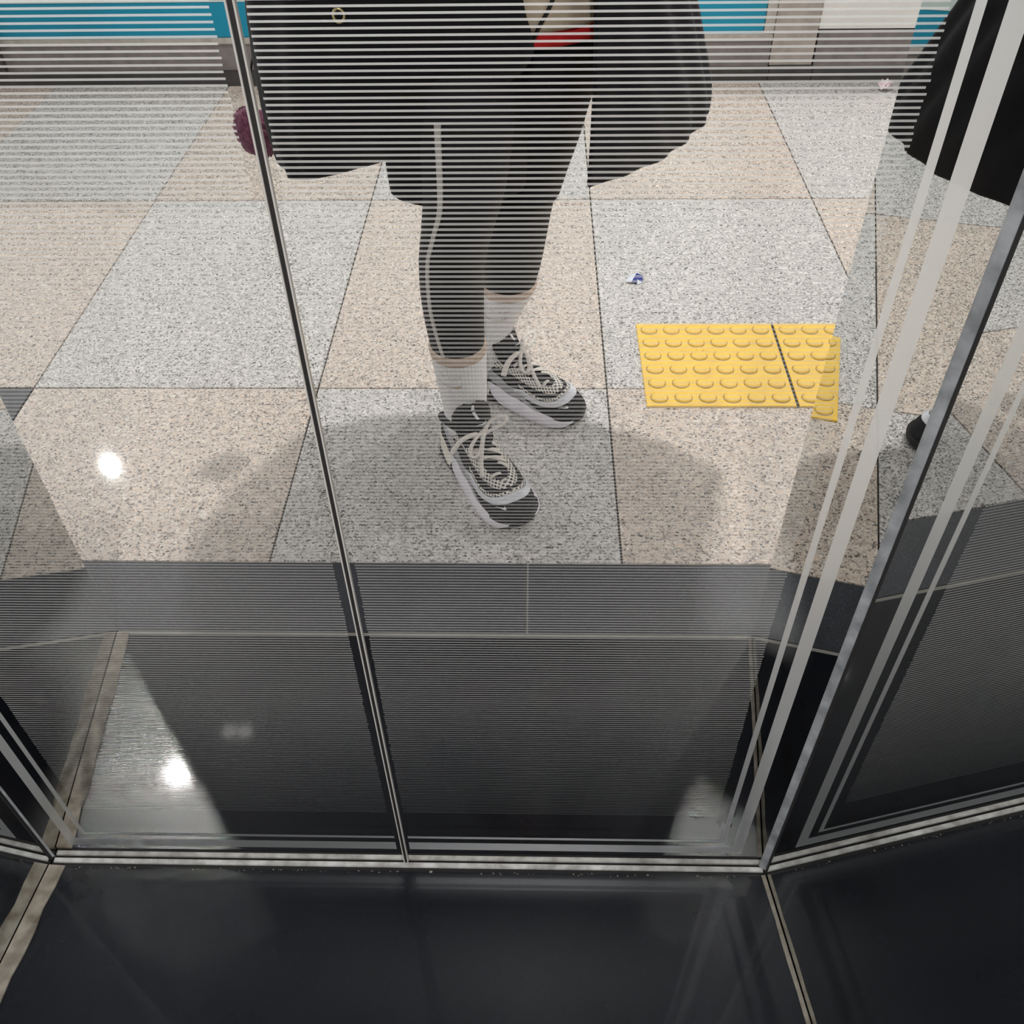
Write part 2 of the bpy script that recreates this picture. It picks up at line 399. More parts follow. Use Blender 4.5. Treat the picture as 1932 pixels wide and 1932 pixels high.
for a, b in ((-3.98, -2.0), (-1.995, 0.74)):
    wp('teal_panel', TEAL, a, b, 0.1505, 0.255, 0.044)
    wp('pale_panel', PALE, a, b, 0.2565, 1.24, 0.044)
wp('white_panel', WHITEP, 0.918, 2.4, 0.162, 1.24, 0.046)
wp('white_panel', WHITEP, 2.403, 3.98, 0.162, 1.24, 0.046)
wp('frame_post', PLINTH, -1.86, -1.80, 0.048, 1.25, 0.070)
o = MB().box(-4, 5.1, -0.03, 4, 5.2, CEIL).build('wall_back', WALLM); tag(o, 'pale wall beyond the low shop front', kind='structure')
o = MB().box(-4, -5.2, -0.03, 4, -5.1, CEIL).build('wall_near', WALLM); tag(o, 'pale wall opposite the mirrors', kind='structure')

# ------------------------------------------------------------------ tactile paving and litter
def dome_mesh():
    prof = [(0.0172, 0.0), (0.0166, 0.0022), (0.0145, 0.0040), (0.0105, 0.0047), (0.004, 0.0050)]
    n = 22; mb = MB().loft([[(r * math.cos(a), r * math.sin(a), z) for a in np.linspace(0, 2 * math.pi, n, endpoint=False)] for r, z in prof], (False, True))
    me = bpy.data.meshes.new('dome'); me.from_pydata(mb.V, [], mb.F); me.materials.append(YELLOW); me.polygons.foreach_set('use_smooth', [True] * len(me.polygons)); return me
def ring_mesh():
    n = 22; V = []; Fc = []
    for r, z in ((0.0171, 0.0004), (0.0183, 0.0004), (0.0183, 0.0)):
        V += [(r * math.cos(a), r * math.sin(a), z) for a in np.linspace(0, 2 * math.pi, n, endpoint=False)]
    for k in range(2):
        for i in range(n): Fc.append((k * n + i, k * n + (i + 1) % n, (k + 1) * n + (i + 1) % n, (k + 1) * n + i))
    me = bpy.data.meshes.new('dome_rim'); me.from_pydata(V, [], Fc); me.materials.append(YDARK); return me
DOME, RING = dome_mesh(), ring_mesh()
TX, TY = 0.2252, 0.952
for k, lab in enumerate(('yellow tactile paving tile with raised domes, nearer the sneakers', 'yellow tactile paving tile cut off by the mirror edge, beyond the dark gap')):
    x0 = TX + k * 0.3055; b = 0.0045
    t = MB().box(x0, TY, 0.0002, x0 + 0.3, TY + 0.3, b, 0.001).build('tactile_tile', YELLOW)
    tag(t, lab, 'paving', 'yellow tactile tiles')
    for i in range(6):
        for j in range(6):
            for nm, me in (('dome', DOME), ('dome_rim', RING)):
                d = bpy.data.objects.new(nm, me); COL.objects.link(d); d.parent = t
                d.location = (x0 + 0.027 + i * 0.0492, TY + 0.027 + j * 0.0492, b - 0.0001)
    if k == 0:
        d = bpy.data.objects.new('dome', DOME); COL.objects.link(d); d.parent = t; d.location = (x0 + 0.131, TY + 0.146 + 0.052, b - 0.0002); d.scale = (0.5, 0.5, 0.5)
        MB().box(x0 + 0.3005, TY, 0.0002, x0 + 0.305, TY + 0.3, 0.0022).build('joint_strip', BLACK, t)

LW = mat('white_film', srgb(214, 222, 232), 0.3); LB = mat('blue_film', srgb(34, 48, 128), 0.3); LP = mat('pinkish_paper', srgb(226, 208, 214), 0.7)
def scrap(x, y, s, rz, label):
    c, n = math.cos(rz), math.sin(rz); T = lambda a, b, z: (x + s * (a * c - b * n), y + s * (a * n + b * c), z)
    V = [T(-.020, -.014, .001), T(-.004, -.020, .006), T(.001, .019, .009), T(-.017, .017, .001), T(-.010, .001, .009)]
    r = link('wrapper_scrap', V, [(0, 1, 4), (1, 2, 4), (2, 3, 4), (3, 0, 4)], LW); solid(r, 0.0006)
    V = [T(-.004, -.020, .006), T(.022, -.010, .001), T(.017, .018, .005), T(.001, .019, .009), T(.009, .001, .005)]
    o = link('blue_print', V, [(0, 1, 4), (1, 2, 4), (2, 3, 4), (3, 0, 4)], LB, r); solid(o, 0.0006)
    V = [T(.010, -.020, .001), T(.022, -.010, .0022), T(.008, -.007, .0075)]
    o = link('white_corner', V, [(0, 1, 2)], LW, r); solid(o, 0.0006)
    tag(r, label, 'litter'); return r
scrap(0.2365, 1.447, 1.0, -0.25, 'torn blue and white wrapper scrap on the grey tile behind the yellow paving')
pl = MB()
for i in range(9):
    a = rng.uniform(0, 6.28, 3); c = np.array([1.145, 2.655, 0.018]) + rng.normal(0, 0.008, 3) * (1, .8, .5)
    P = [c + 0.016 * np.array([math.cos(w + a[0]), math.sin(w + a[0]), 0.7 * math.sin(2 * w + a[1])]) for w in np.linspace(0, 2 * math.pi, 5, endpoint=False)]
    pl.add([*P, c + (0, 0, .006)], [(k, (k + 1) % 5, 5) for k in range(5)])
o = pl.build('crumpled_paper', LP); solid(o, 0.0008); tag(o, 'small crumpled pinkish paper at the foot of the far wall under the white panel', 'litter')

# ================================================================== the person
KNIT_BLACK = noisy('black_legging_knit', srgb(23, 22, 26), srgb(17, 16, 20), 220, 0.75, 0.1, 0.0, 0.0005, 0.3)
COATM = noisy('black_coat_cloth', srgb(22, 22, 27), srgb(15, 15, 19), 35, 0.85, 0.25, 0.05, 0.003, 0.25)
SHORTM = noisy('black_shorts_cloth', srgb(20, 20, 23), srgb(15, 15, 18), 60, 0.85, 0.2, 0.0, 0.002, 0.25)
SWEAT = noisy('beige_fleece', srgb(206, 190, 168), srgb(184, 166, 144), 40, 0.95, 0.3)
REDM = noisy('red_jersey', srgb(206, 30, 34), srgb(186, 22, 28), 50, 0.85, 0.1)
SOCKM = noisy('white_sock_knit', srgb(234, 233, 234), srgb(226, 225, 227), 120, 0.95, 0.15, 0, 0.0006)
CUFFM = noisy('beige_sock_cuff', srgb(205, 184, 168), srgb(188, 166, 150), 120, 0.95, 0.15, 0, 0.0006)
EMB = mat('tan_thread', srgb(184, 162, 138), 0.9)
STRIPE = mat('pale_grey_piping', srgb(190, 187, 180), 0.7)
PURPLE = noisy('purple_boucle', srgb(142, 84, 108), srgb(100, 56, 78), 160, 1.0, 0.8, 0.2, 0.004)
SKIN = noisy('skin', srgb(224, 184, 160), srgb(212, 170, 146), 20, 0.55)
HAIR = noisy('dark_hair', srgb(34, 26, 22), srgb(22, 17, 15), 60, 0.5)
GOLD = mat('worn_brass', srgb(196, 180, 140), 0.3, 0.9)

person = empty('person', (-0.06, 0.92, 0.0))
tag(person, 'person in open black coat, piped black leggings, white socks and black and white sneakers', 'person')
bpy.context.view_layer.update()
PO = Vector(person.location)
def P_(o):
    o.parent = person; o.matrix_parent_inverse = Matrix.Translation(-PO); return o

def ringpts(c, rx, ry, n, z=None, ph=0.0, fn=None):
    return [(c[0] + rx * (fn(a) if fn else 1) * math.sin(a + ph), c[1] - ry * (fn(a) if fn else 1) * math.cos(a + ph), c[2]) for a in np.linspace(0, 2 * math.pi, n, endpoint=False)]

# x, y, z, radius across, radius fore-aft
LEG_A = np.array([(-.126, .800, .05, .036, .040), (-.127, .799, .12, .037, .041), (-.130, .797, .19, .042, .046), (-.1335, .798, .26, .047, .053), (-.137, .803, .33, .052, .058),
                  (-.134, .800, .41, .054, .058), (-.120, .790, .48, .057, .060), (-.108, .800, .54, .064, .066), (-.105, .845, .64, .076, .080), (-.115, .91, .76, .088, .088), (-.12, .94, .86, .092, .090)])
LEG_B = np.array([(-.102, 1.016, .05, .035, .038), (-.093, 1.011, .12, .036, .039), (-.074, 1.002, .19, .042, .046), (-.050, .991, .26, .049, .053), (-.044, .987, .33, .059, .058),
                  (-.038, .975, .41, .065, .060), (-.030, .955, .48, .070, .062), (-.010, .945, .54, .065, .066), (-.006, .940, .64, .077, .082), (.000, .94, .76, .088, .088), (.00, .945, .86, .092, .090)])
mb = MB()
for L in (LEG_A, LEG_B):
    Q = spline(L[1:], 40)
    mb.loft([ringpts(q[:3], q[3], q[4], 28) for q in Q])
T = spline(np.array([(-.06, .935, .78, .15, .10), (-.06, .94, .86, .165, .115), (-.06, .94, .96, .150, .10), (-.06, .94, 1.06, .135, .09), (-.06, .945, 1.18, .155, .098), (-.06, .95, 1.29, .165, .095),
                     (-.06, .955, 1.36, .12, .075), (-.06, .95, 1.41, .055, .055), (-.06, .94, 1.47, .05, .052)]), 40)
mb.loft([ringpts(q[:3], q[3], q[4], 32) for q in T])
body = mb.build('leggings_body', KNIT_BLACK, None, True); P_(body)
md = body.modifiers.new('one_skin', 'REMESH'); md.mode = 'VOXEL'; md.voxel_size = 0.007; md.use_smooth_shade = True
md = body.modifiers.new('even', 'SMOOTH'); md.iterations = 6; md.factor = 0.5

# pale piping down the outer front of the nearer leg
Q = spline(LEG_A[3:9], 60); th = np.interp(np.linspace(0, 1, 60), [0, .25, .5, .75, 1], np.radians([-24, -38, -42, -30, -26]))
V = []; Fc = []
for i, (q, a) in enumerate(zip(Q, th)):
    for da, rr in ((-.065, 1.0), (-.065, 1.04), (.065, 1.04), (.065, 1.0)):
        V.append((q[0] + q[3] * rr * math.sin(a + da), q[1] - q[4] * rr * math.cos(a + da), q[2]))
for i in range(59):
    for k in range(4): Fc.append((i * 4 + k, i * 4 + (k + 1) % 4, i * 4 + 4 + (k + 1) % 4, i * 4 + 4 + k))
o = link('leg_piping', V, Fc, STRIPE); P_(o); o['label'] = 'pale grey piping'

# loose black shorts over the leggings
def shorts(pts, name='shorts_leg'):
    R_ = spline(pts, 22); n = 48
    o = MB().loft([ringpts(q[:3], q[3], q[4], n, fn=lambda a: 1 + 0.025 * math.sin(5 * a + 1.2 * q[0] * 40)) for q in R_], (False, False)).build(name, SHORTM, None, True)
    P_(o); solid(o, 0.004, -1); return o
sa = [(-.125, .865, .512, .106, .090), (-.125, .875, .56, .110, .095), (-.122, .89, .66, .112, .105), (-.12, .93, .80, .112, .098), (-.12, .945, .88, .108, .096)]
sb = [(-.026, .955, .455, .066, .074), (-.020, .955, .50, .073, .080), (-.012, .95, .58, .088, .092), (.000, .945, .70, .098, .098), (.00, .945, .88, .100, .096)]
shorts(sa); shorts(sb)

# sweater and red shirt hem
R_ = spline([(-.06, .940, .744, .176, .128), (-.06, .940, .80, .184, .134), (-.06, .945, .95, .168, .125), (-.06, .945, 1.15, .170, .115), (-.06, .95, 1.30, .172, .105), (-.06, .955, 1.385, .10, .075), (-.06, .95, 1.42, .06, .06)], 26)
o = MB().loft([ringpts(q[:3], q[3], q[4], 56, fn=lambda a: 1 + 0.02 * math.sin(6 * a + q[2] * 23)) for q in R_], (False, False)).build('sweater', SWEAT, None, True); P_(o); solid(o, 0.005, -1)
R_ = spline([(-.06, .94, .722, .174, .126), (-.06, .94, .745, .173, .125), (-.06, .94, .78, .170, .122)], 6)
o = MB().loft([ringpts((q[0], q[1], q[2]), q[3], q[4], 56) for q in R_], (False, False)).build('shirt_hem', REDM, None, True); P_(o); solid(o, 0.003, -1); o['label'] = 'red shirt hem'
pts = spline([(-.004, .816, .738), (.004, .813, .755), (.020, .813, .785), (.032, .817, .83), (.03, .822, .95)], 24)
o = MB().tube(pts, 0.0028, 8).build('cord', BLACK, None, True); P_(o); o['label'] = 'dark cord on the sweater'

# coat: an open shell, plan curves at rising heights
coat_c = [
    [(-.232, .905, .535), (-.337, .845, .532), (-.386, .86, .530), (-.412, .96, .548), (-.33, 1.08, .565), (-.08, 1.125, .575), (.12, 1.095, .585), (.268, 1.00, .575), (.247, .955, .548), (.178, .900, .526), (.080, .835, .519)],
    [(-.120, .86, .62), (-.30, .81, .62), (-.385, .84, .62), (-.415, .94, .62), (-.34, 1.07, .62), (-.08, 1.12, .62), (.12, 1.09, .62), (.262, 1.00, .62), (.248, .94, .61), (.175, .865, .605), (.080, .815, .60)],
    [(-.010, .800, .715), (-.24, .785, .71), (-.36, .82, .71), (-.417, .925, .71), (-.34, 1.06, .71), (-.08, 1.11, .71), (.11, 1.08, .71), (.230, .99, .71), (.228, .92, .71), (.165, .845, .71), (.079, .800, .71)],
    [(-.019, .788, .80), (-.18, .770, .80), (-.325, .80, .80), (-.402, .90, .80), (-.34, 1.05, .80), (-.08, 1.10, .80), (.10, 1.07, .80), (.204, .98, .80), (.205, .91, .80), (.155, .84, .80), (.074, .790, .80)],
    [(-.040, .80, .98), (-.16, .785, .98), (-.27, .83, .98), (-.32, .91, .98), (-.28, 1.04, .98), (-.07, 1.10, .98), (.09, 1.07, .98), (.175, .98, .98), (.175, .89, .98), (.13, .83, .98), (.060, .795, .98)],
    [(-.040, .81, 1.18), (-.13, .80, 1.18), (-.22, .84, 1.18), (-.265, .91, 1.18), (-.23, 1.02, 1.18), (-.06, 1.075, 1.18), (.08, 1.05, 1.18), (.145, .97, 1.18), (.15, .89, 1.18), (.10, .83, 1.18), (.040, .80, 1.18)],
    [(-.045, .835, 1.34), (-.11, .835, 1.35), (-.20, .87, 1.35), (-.25, .93, 1.345), (-.20, 1.0, 1.35), (-.06, 1.04, 1.37), (.07, 1.01, 1.35), (.13, .95, 1.345), (.09, .88, 1.35), (.03, .845, 1.35), (.005, .835, 1.34)],
    [(-.07, .87, 1.40), (-.10, .88, 1.41), (-.125, .91, 1.42), (-.14, .945, 1.425), (-.12, 1.0, 1.435), (-.06, 1.02, 1.44), (0, 1.0, 1.435), (.02, .945, 1.425), (.005, .91, 1.42), (-.02, .88, 1.41), (-.05, .87, 1.40)]]
NA, NB = 110, 64
rows = np.array([spline(c, NA) for c in coat_c]); grid = spline(rows.reshape(len(coat_c), -1), NB).reshape(NB, NA, 3)
ctr = np.array([-.06, .97, 0])
for k in range(NB):
    for a in range(NA):
        d = grid[k, a] - ctr; d[2] = 0; L = np.linalg.norm(d) + 1e-9; zz = grid[k, a, 2]
        if zz < 1.3 and 4 < a < NA - 5:
            grid[k, a] += d / L * (0.004 * math.sin(a * 0.26 + zz * 3) * max(0, (1.0 - zz)) + 0.004 * math.sin(a * .9 - zz * 30))
Fc = [(k * NA + a, k * NA + a + 1, (k + 1) * NA + a + 1, (k + 1) * NA + a) for k in range(NB - 1) for a in range(NA - 1)]
coat = link('coat', grid.reshape(-1, 3), Fc, COATM, None, True); P_(coat); solid(coat, 0.006, 0); coat['label'] = 'open black coat'
# brass snap on the coat front
def ring_stud(c, r, name, m, par):
    n = 24; pr = [(r * .55, .001), (r * .62, .004), (r * .82, .0055), (r, .003), (r, 0)]
    V = []; Fc = []
    for q, h in pr: V += [(c[0] + q * math.sin(a), c[1] - h, c[2] + 1.15 * q * math.cos(a)) for a in np.linspace(0, 2 * math.pi, n, endpoint=False)]
    for k in range(4):
        for i in range(n): Fc.append((k * n + i, k * n + (i + 1) % n, (k + 1) * n + (i + 1) % n, (k + 1) * n + i))
    o = link(name, V, Fc, m, None, True); P_(o); return o
SNAP = ring_stud((-.258, .7735, .782), .0092, 'snap_button', GOLD, coat); SNAP['label'] = 'brass snap button'

# sleeves, hands and phone (above the frame)
def limb(pts, name, m, n=24): 
    Q = spline(pts, 28); mbx = MB(); mbx.tube(Q[:, :3], Q[:, 3], n); o = mbx.build(name, m, None, True); return P_(o)
limb([(-.225, .95, 1.31, .07), (-.27, .93, 1.18, .066), (-.265, .86, 1.05, .06), (-.17, .74, 1.08, .052), (-.085, .645, 1.115, .044)], 'sleeve', COATM)
limb([(.105, .95, 1.31, .07), (.20, .93, 1.18, .074), (.22, .86, 1.06, .068), (.11, .74, 1.08, .052), (.07, .645, 1.115, .044)], 'sleeve', COATM)  # sleeve widened out of view to block a lamp's glint on the floor
def hand(c, s):
    mbx = MB(); c = np.array(c)
    mbx.loft([ringpts(c + (s * a, b, z), rx, ry, 14) for a, b, z, rx, ry in ((-.022, .045, -.045, .024, .02), (-.014, .03, -.025, .034, .02), (-.004, .018, .0, .038, .018), (0, .012, .022, .036, .015), (0, .012, .03, .030, .012))])
    for k, (L, zz) in enumerate(((.062, .028), (.07, .012), (.066, -.006), (.052, -.022))):
        b = c + (s * .004, .014, zz); mbx.tube(spline([b, b + (s * .02, -.012, .004), b + (s * .032, -.03, .004), b + (s * .028, -.03 - L * .25, .002)], 9), [.009, .009, .0088, .0086, .0084, .0082, .008, .0075, .004], 8)
    b = c + (s * -.014, .0, -.02); mbx.tube(spline([b, b + (s * -.004, -.02, .012), b + (s * .006, -.034, .026), b + (s * .016, -.038, .034)], 9), [.012, .0115, .011, .0105, .010, .0098, .0095, .0085, .004], 8)
    o = mbx.build('hand', SKIN, None, True); return P_(o)
hand((-.066, .578, 1.15), 1); hand((.066, .578, 1.15), -1)
ph = MB().box(-.04, -.004, -.078, .04, .004, .078, 0.001).build('phone', BLACK); ph.location = (0, .548, 1.165)
tag(ph, 'dark phone held up in both hands of the person', 'phone')
# head looking down at the phone
mbh = MB()
hp = spline(np.array([(-.06, .935, 1.45, .048, .05), (-.06, .905, 1.485, .05, .07), (-.06, .895, 1.52, .062, .088), (-.06, .90, 1.56, .073, .098), (-.06, .905, 1.60, .077, .102), (-.06, .912, 1.64, .073, .097), (-.06, .92, 1.675, .052, .07), (-.06, .925, 1.69, .01, .012)]), 28)
def face(a, z):
    f = 1.0; front = max(0, math.cos(a))
    f += 0.16 * math.exp(-(a if a < math.pi else a - 2 * math.pi) ** 2 / .02) * math.exp(-((z - 1.545) / .014) ** 2)      # nose
    for sx in (-.38, .38): f -= 0.035 * math.exp(-(((a if a < math.pi else a - 2 * math.pi) - sx) / .16) ** 2) * math.exp(-((z - 1.575) / .011) ** 2)   # eye sockets
    f += 0.03 * math.exp(-((a if a < math.pi else a - 2 * math.pi) / .2) ** 2) * math.exp(-((z - 1.515) / .006) ** 2)
    return f
mbh.loft([ringpts(q[:3], q[3], q[4], 64, fn=lambda a: face(a, q[2])) for q in hp])
head = mbh.build('head', SKIN, None, True); P_(head)
for sx in (-1, 1):
    mbx = MB().loft([[(-.06 + sx * (.074 + .012 * t), .915 + .018 * math.cos(w) * (1 - .3 * t), 1.56 + .03 * math.sin(w) * (1 - .2 * t)) for w in np.linspace(0, 2 * math.pi, 14, endpoint=False)] for t in (0, .5, 1)])
    o = mbx.build('ear', SKIN, None, True); P_(o)
    ey = MB().loft([[(-.06 + sx * .031 + r * math.cos(w), .8135 - h, 1.575 + .55 * r * math.sin(w)) for w in np.linspace(0, 2 * math.pi, 14, endpoint=False)] for r, h in ((.013, -.004), (.012, .0), (.006, .003), (.002, .0035))])
    o = ey.build('eye', mat('eye_%d' % sx, srgb(60, 44, 36), 0.2), None, True); P_(o)
mo = MB().tube(spline([(-.085, .818, 1.513), (-.06, .809, 1.511), (-.035, .818, 1.513)], 9), [.001, .003, .004, .0045, .0045, .0045, .004, .003, .001], 8).build('mouth', mat('lips', srgb(176, 98, 92), .5), None, True); P_(mo)
hr = MB()
hh = spline(np.array([(-.06, .96, 1.44, .085, .06), (-.06, .955, 1.50, .088, .075), (-.06, .945, 1.56, .086, .088), (-.06, .935, 1.62, .084, .094), (-.06, .93, 1.665, .070, .082), (-.06, .93, 1.705, .015, .015)]), 22)
hr.loft([ringpts(q[:3], q[3], q[4], 48, fn=lambda a: (1 + .015 * math.sin(24 * a)) if abs(a - math.pi) < 2.2 or q[2] > 1.63 else .86) for q in hh])
o = hr.build('hair', HAIR, None, True); P_(o)

# ------------------------------------------------------------------ socks
def sock(L, ztop, emb_ang):
    Q = spline(L[:5], 60); z = Q[:, 2]; zt = ztop
    zs = np.linspace(.055, zt, 26)
    I = lambda zz, k: np.interp(zz, z, Q[:, k])
    n = 176
    grow = lambda zz: .0035
    tilt = lambda a, zz: zz
    rings = [[(I(zz, 0) + (I(zz, 3) + .002) * (1 + .013 * math.cos(44 * a)) * math.sin(a), I(zz, 1) - (I(zz, 4) + .002) * (1 + .013 * math.cos(44 * a)) * math.cos(a), zz) for a in np.linspace(0, 2 * math.pi, n, endpoint=False)] for zz in zs]
    o = MB().loft(rings, (False, False)).build('sock', SOCKM, None, True); P_(o)
    zc = np.linspace(zt - .001, zt + .017, 5); n = 88
    rings = [[(I(zz, 0) + (I(zz, 3) + .0022 + b) * (1 + .008 * math.cos(44 * a)) * math.sin(a), I(zz, 1) - (I(zz, 4) + .0022 + b) * (1 + .008 * math.cos(44 * a)) * math.cos(a), zz) for a in np.linspace(0, 2 * math.pi, n, endpoint=False)] for zz, b in zip(zc, (0, .001, .001, .0008, -.003))]
    c = MB().loft(rings, (False, False)).build('cuff', CUFFM, o, True); c['label'] = 'beige sock cuff'
    c.parent = o
    # stitched curve and dashes (flat thread marks)
    def mark(pts, w):
        V = []; Fc = []
        for i, (da, dz) in enumerate(pts):
            ww = w[i] if hasattr(w, '__len__') else w
            for e in (-ww, ww):
                a = emb_ang + da; zz = zt - .034 + dz + e
                V.append((I(zz, 0) + (I(zz, 3) + .0036) * math.sin(a), I(zz, 1) - (I(zz, 4) + .0036) * math.cos(a), zz))
        for i in range(len(pts) - 1): Fc.append((2 * i, 2 * i + 2, 2 * i + 3, 2 * i + 1))
        m = link('stitched_mark', V, Fc, EMB, o); m.parent = o
    arc = [(x, -.010 + .034 * (x / .95) ** 2 * .5) for x in np.linspace(-.62, .42, 18)]
    mark(arc, list(np.interp(np.linspace(0, 1, 18), [0, .75, .93, 1], [.0005, .0012, .0032, .0008])))
    for x, wz in ((-.38, .003), (-.28, .002), (-.02, .0025), (.18, .0015), (.27, .002), (.36, .003)):
        mark([(x, .012 + .10 * (abs(x) ** 2) * .15), (x + .05, .009 + wz * .6 + .10 * (abs(x) ** 2) * .15)], .0016)
    return o
sock(LEG_A, .245, -.30); sock(LEG_B, .250, -.12)

# ------------------------------------------------------------------ sneakers
UP = noisy('black_upper_knit', srgb(34, 33, 36), srgb(25, 24, 27), 180, 0.8, 0.15, 0, 0.0005, .3)
SOLEB = noisy('black_outsole', srgb(30, 29, 31), srgb(22, 21, 23), 60, 0.7)
MIDW = noisy('white_midsole', srgb(226, 222, 230), srgb(214, 210, 220), 40, 0.6)
CREAM = noisy('cream_heel_clip', srgb(228, 224, 212), srgb(216, 211, 198), 40, 0.6)
WAVE = noisy('grey_overlay', srgb(158, 158, 162), srgb(140, 140, 145), 60, 0.5)
SILV = noisy('silver_overlay', srgb(214, 215, 222), srgb(196, 198, 206), 50, 0.4)
LACE = noisy('off_white_lace', srgb(222, 216, 210), srgb(204, 198, 191), 300, 0.9, 0.2, 0, 0.0006)
WHT = mat('white_print', srgb(228, 228, 232), 0.6)
MESHM = mat('perforated_mesh', srgb(220, 214, 206), 0.8)
b = MESHM.node_tree.nodes['Principled BSDF']
uvn = nd(MESHM, 'ShaderNodeUVMap'); vo = nd(MESHM, 'ShaderNodeTexVoronoi'); vo.inputs['Scale'].default_value = 1.0; vo.inputs['Randomness'].default_value = 0.0; vo.voronoi_dimensions = '2D'
sk = nd(MESHM, 'ShaderNodeMapping'); sk.inputs['Scale'].default_value = (150, 210, 1); sk.inputs['Rotation'].default_value = (0, 0, .785)
lk(MESHM, uvn.outputs[0], sk.inputs[0]); lk(MESHM, sk.outputs[0], vo.inputs['Vector'])
rm = ramp(MESHM, [(0.0, srgb(40, 38, 38)), (0.33, srgb(40, 38, 38)), (0.37, srgb(218, 213, 205)), (1.0, srgb(224, 219, 212))]); lk(MESHM, vo.outputs['Distance'], rm.inputs[0]); lk(MESHM, rm.outputs[0], b.inputs['Base Color'])

SL = 0.275
sW = lambda s: np.interp(s, [0, .004, .012, .03, .06, .10, .14, .18, .21, .235, .255, .266, .272, .275], [.004, .015, .024, .0325, .036, .0375, .041, .0465, .0480, .0455, .0365, .0255, .0150, .004])
sH = lambda s: np.interp(s, [0, .01, .03, .06, .085, .11, .14, .17, .20, .225, .245, .26, .27, .275], [.088, .100, .098, .090, .096, .106, .094, .081, .069, .060, .0535, .047, .040, .033])
sB = lambda s: np.interp(s, [0, .05, .12, .20, .25, .275], [.040, .036, .031, .027, .026, .028])
def US(s, ph, off=0.0):
    """point of the upper at length s and angle ph (0 = left feather edge, pi = right)"""
    def raw(s, ph):
        W, H, B = sW(s), sH(s), sB(s); c, q = math.cos(ph), math.sin(ph)
        p = 0.72 if True else 1
        return np.array([s, W * math.copysign(abs(c) ** p, c), B + (H - B) * abs(q) ** 0.85])
    P = raw(s, ph)
    if off:
        a = raw(min(s + .002, SL), ph) - raw(max(s - .002, 0), ph); bb = raw(s, min(ph + .03, math.pi)) - raw(s, max(ph - .03, 0))
        n = np.cross(bb, a); L = np.linalg.norm(n)
        if L > 1e-9: P = P - n / L * off * (1 if np.dot(-n, P - np.array([s, 0, .03])) > 0 else -1)
    return P
def patch(A, B, nu, nv, off, name, m, par, t=.0012):
    """skin between curves A and B (lists of (s, ph)) raised off the upper"""
    A = spline(A, nu); B = spline(B, nu); V = []; uv = []; Fc = []
    for i in range(nu):
        for j in range(nv):
            q = A[i] + (B[i] - A[i]) * j / (nv - 1)
            edge = off if 0 < j < nv - 1 else off * .35
            V.append(US(min(max(q[0], .001), SL - .001), min(max(q[1], .0), math.pi), edge)); uv.append((q[0], q[1] * .045))
    for i in range(nu - 1):
        for j in range(nv - 1): Fc.append((i * nv + j, i * nv + j + 1, (i + 1) * nv + j + 1, (i + 1) * nv + j))
    return link(name, V, Fc, m, par, True, uv)
def ucurve(s0, sf, ph0, n=15):
    return [(s0 + (sf - s0) * math.cos(t * math.pi / 2) ** .55, math.pi / 2 - (math.pi / 2 - ph0) * math.copysign(abs(math.sin(t * math.pi / 2)) ** .9, t)) for t in np.linspace(1, -1, n)]

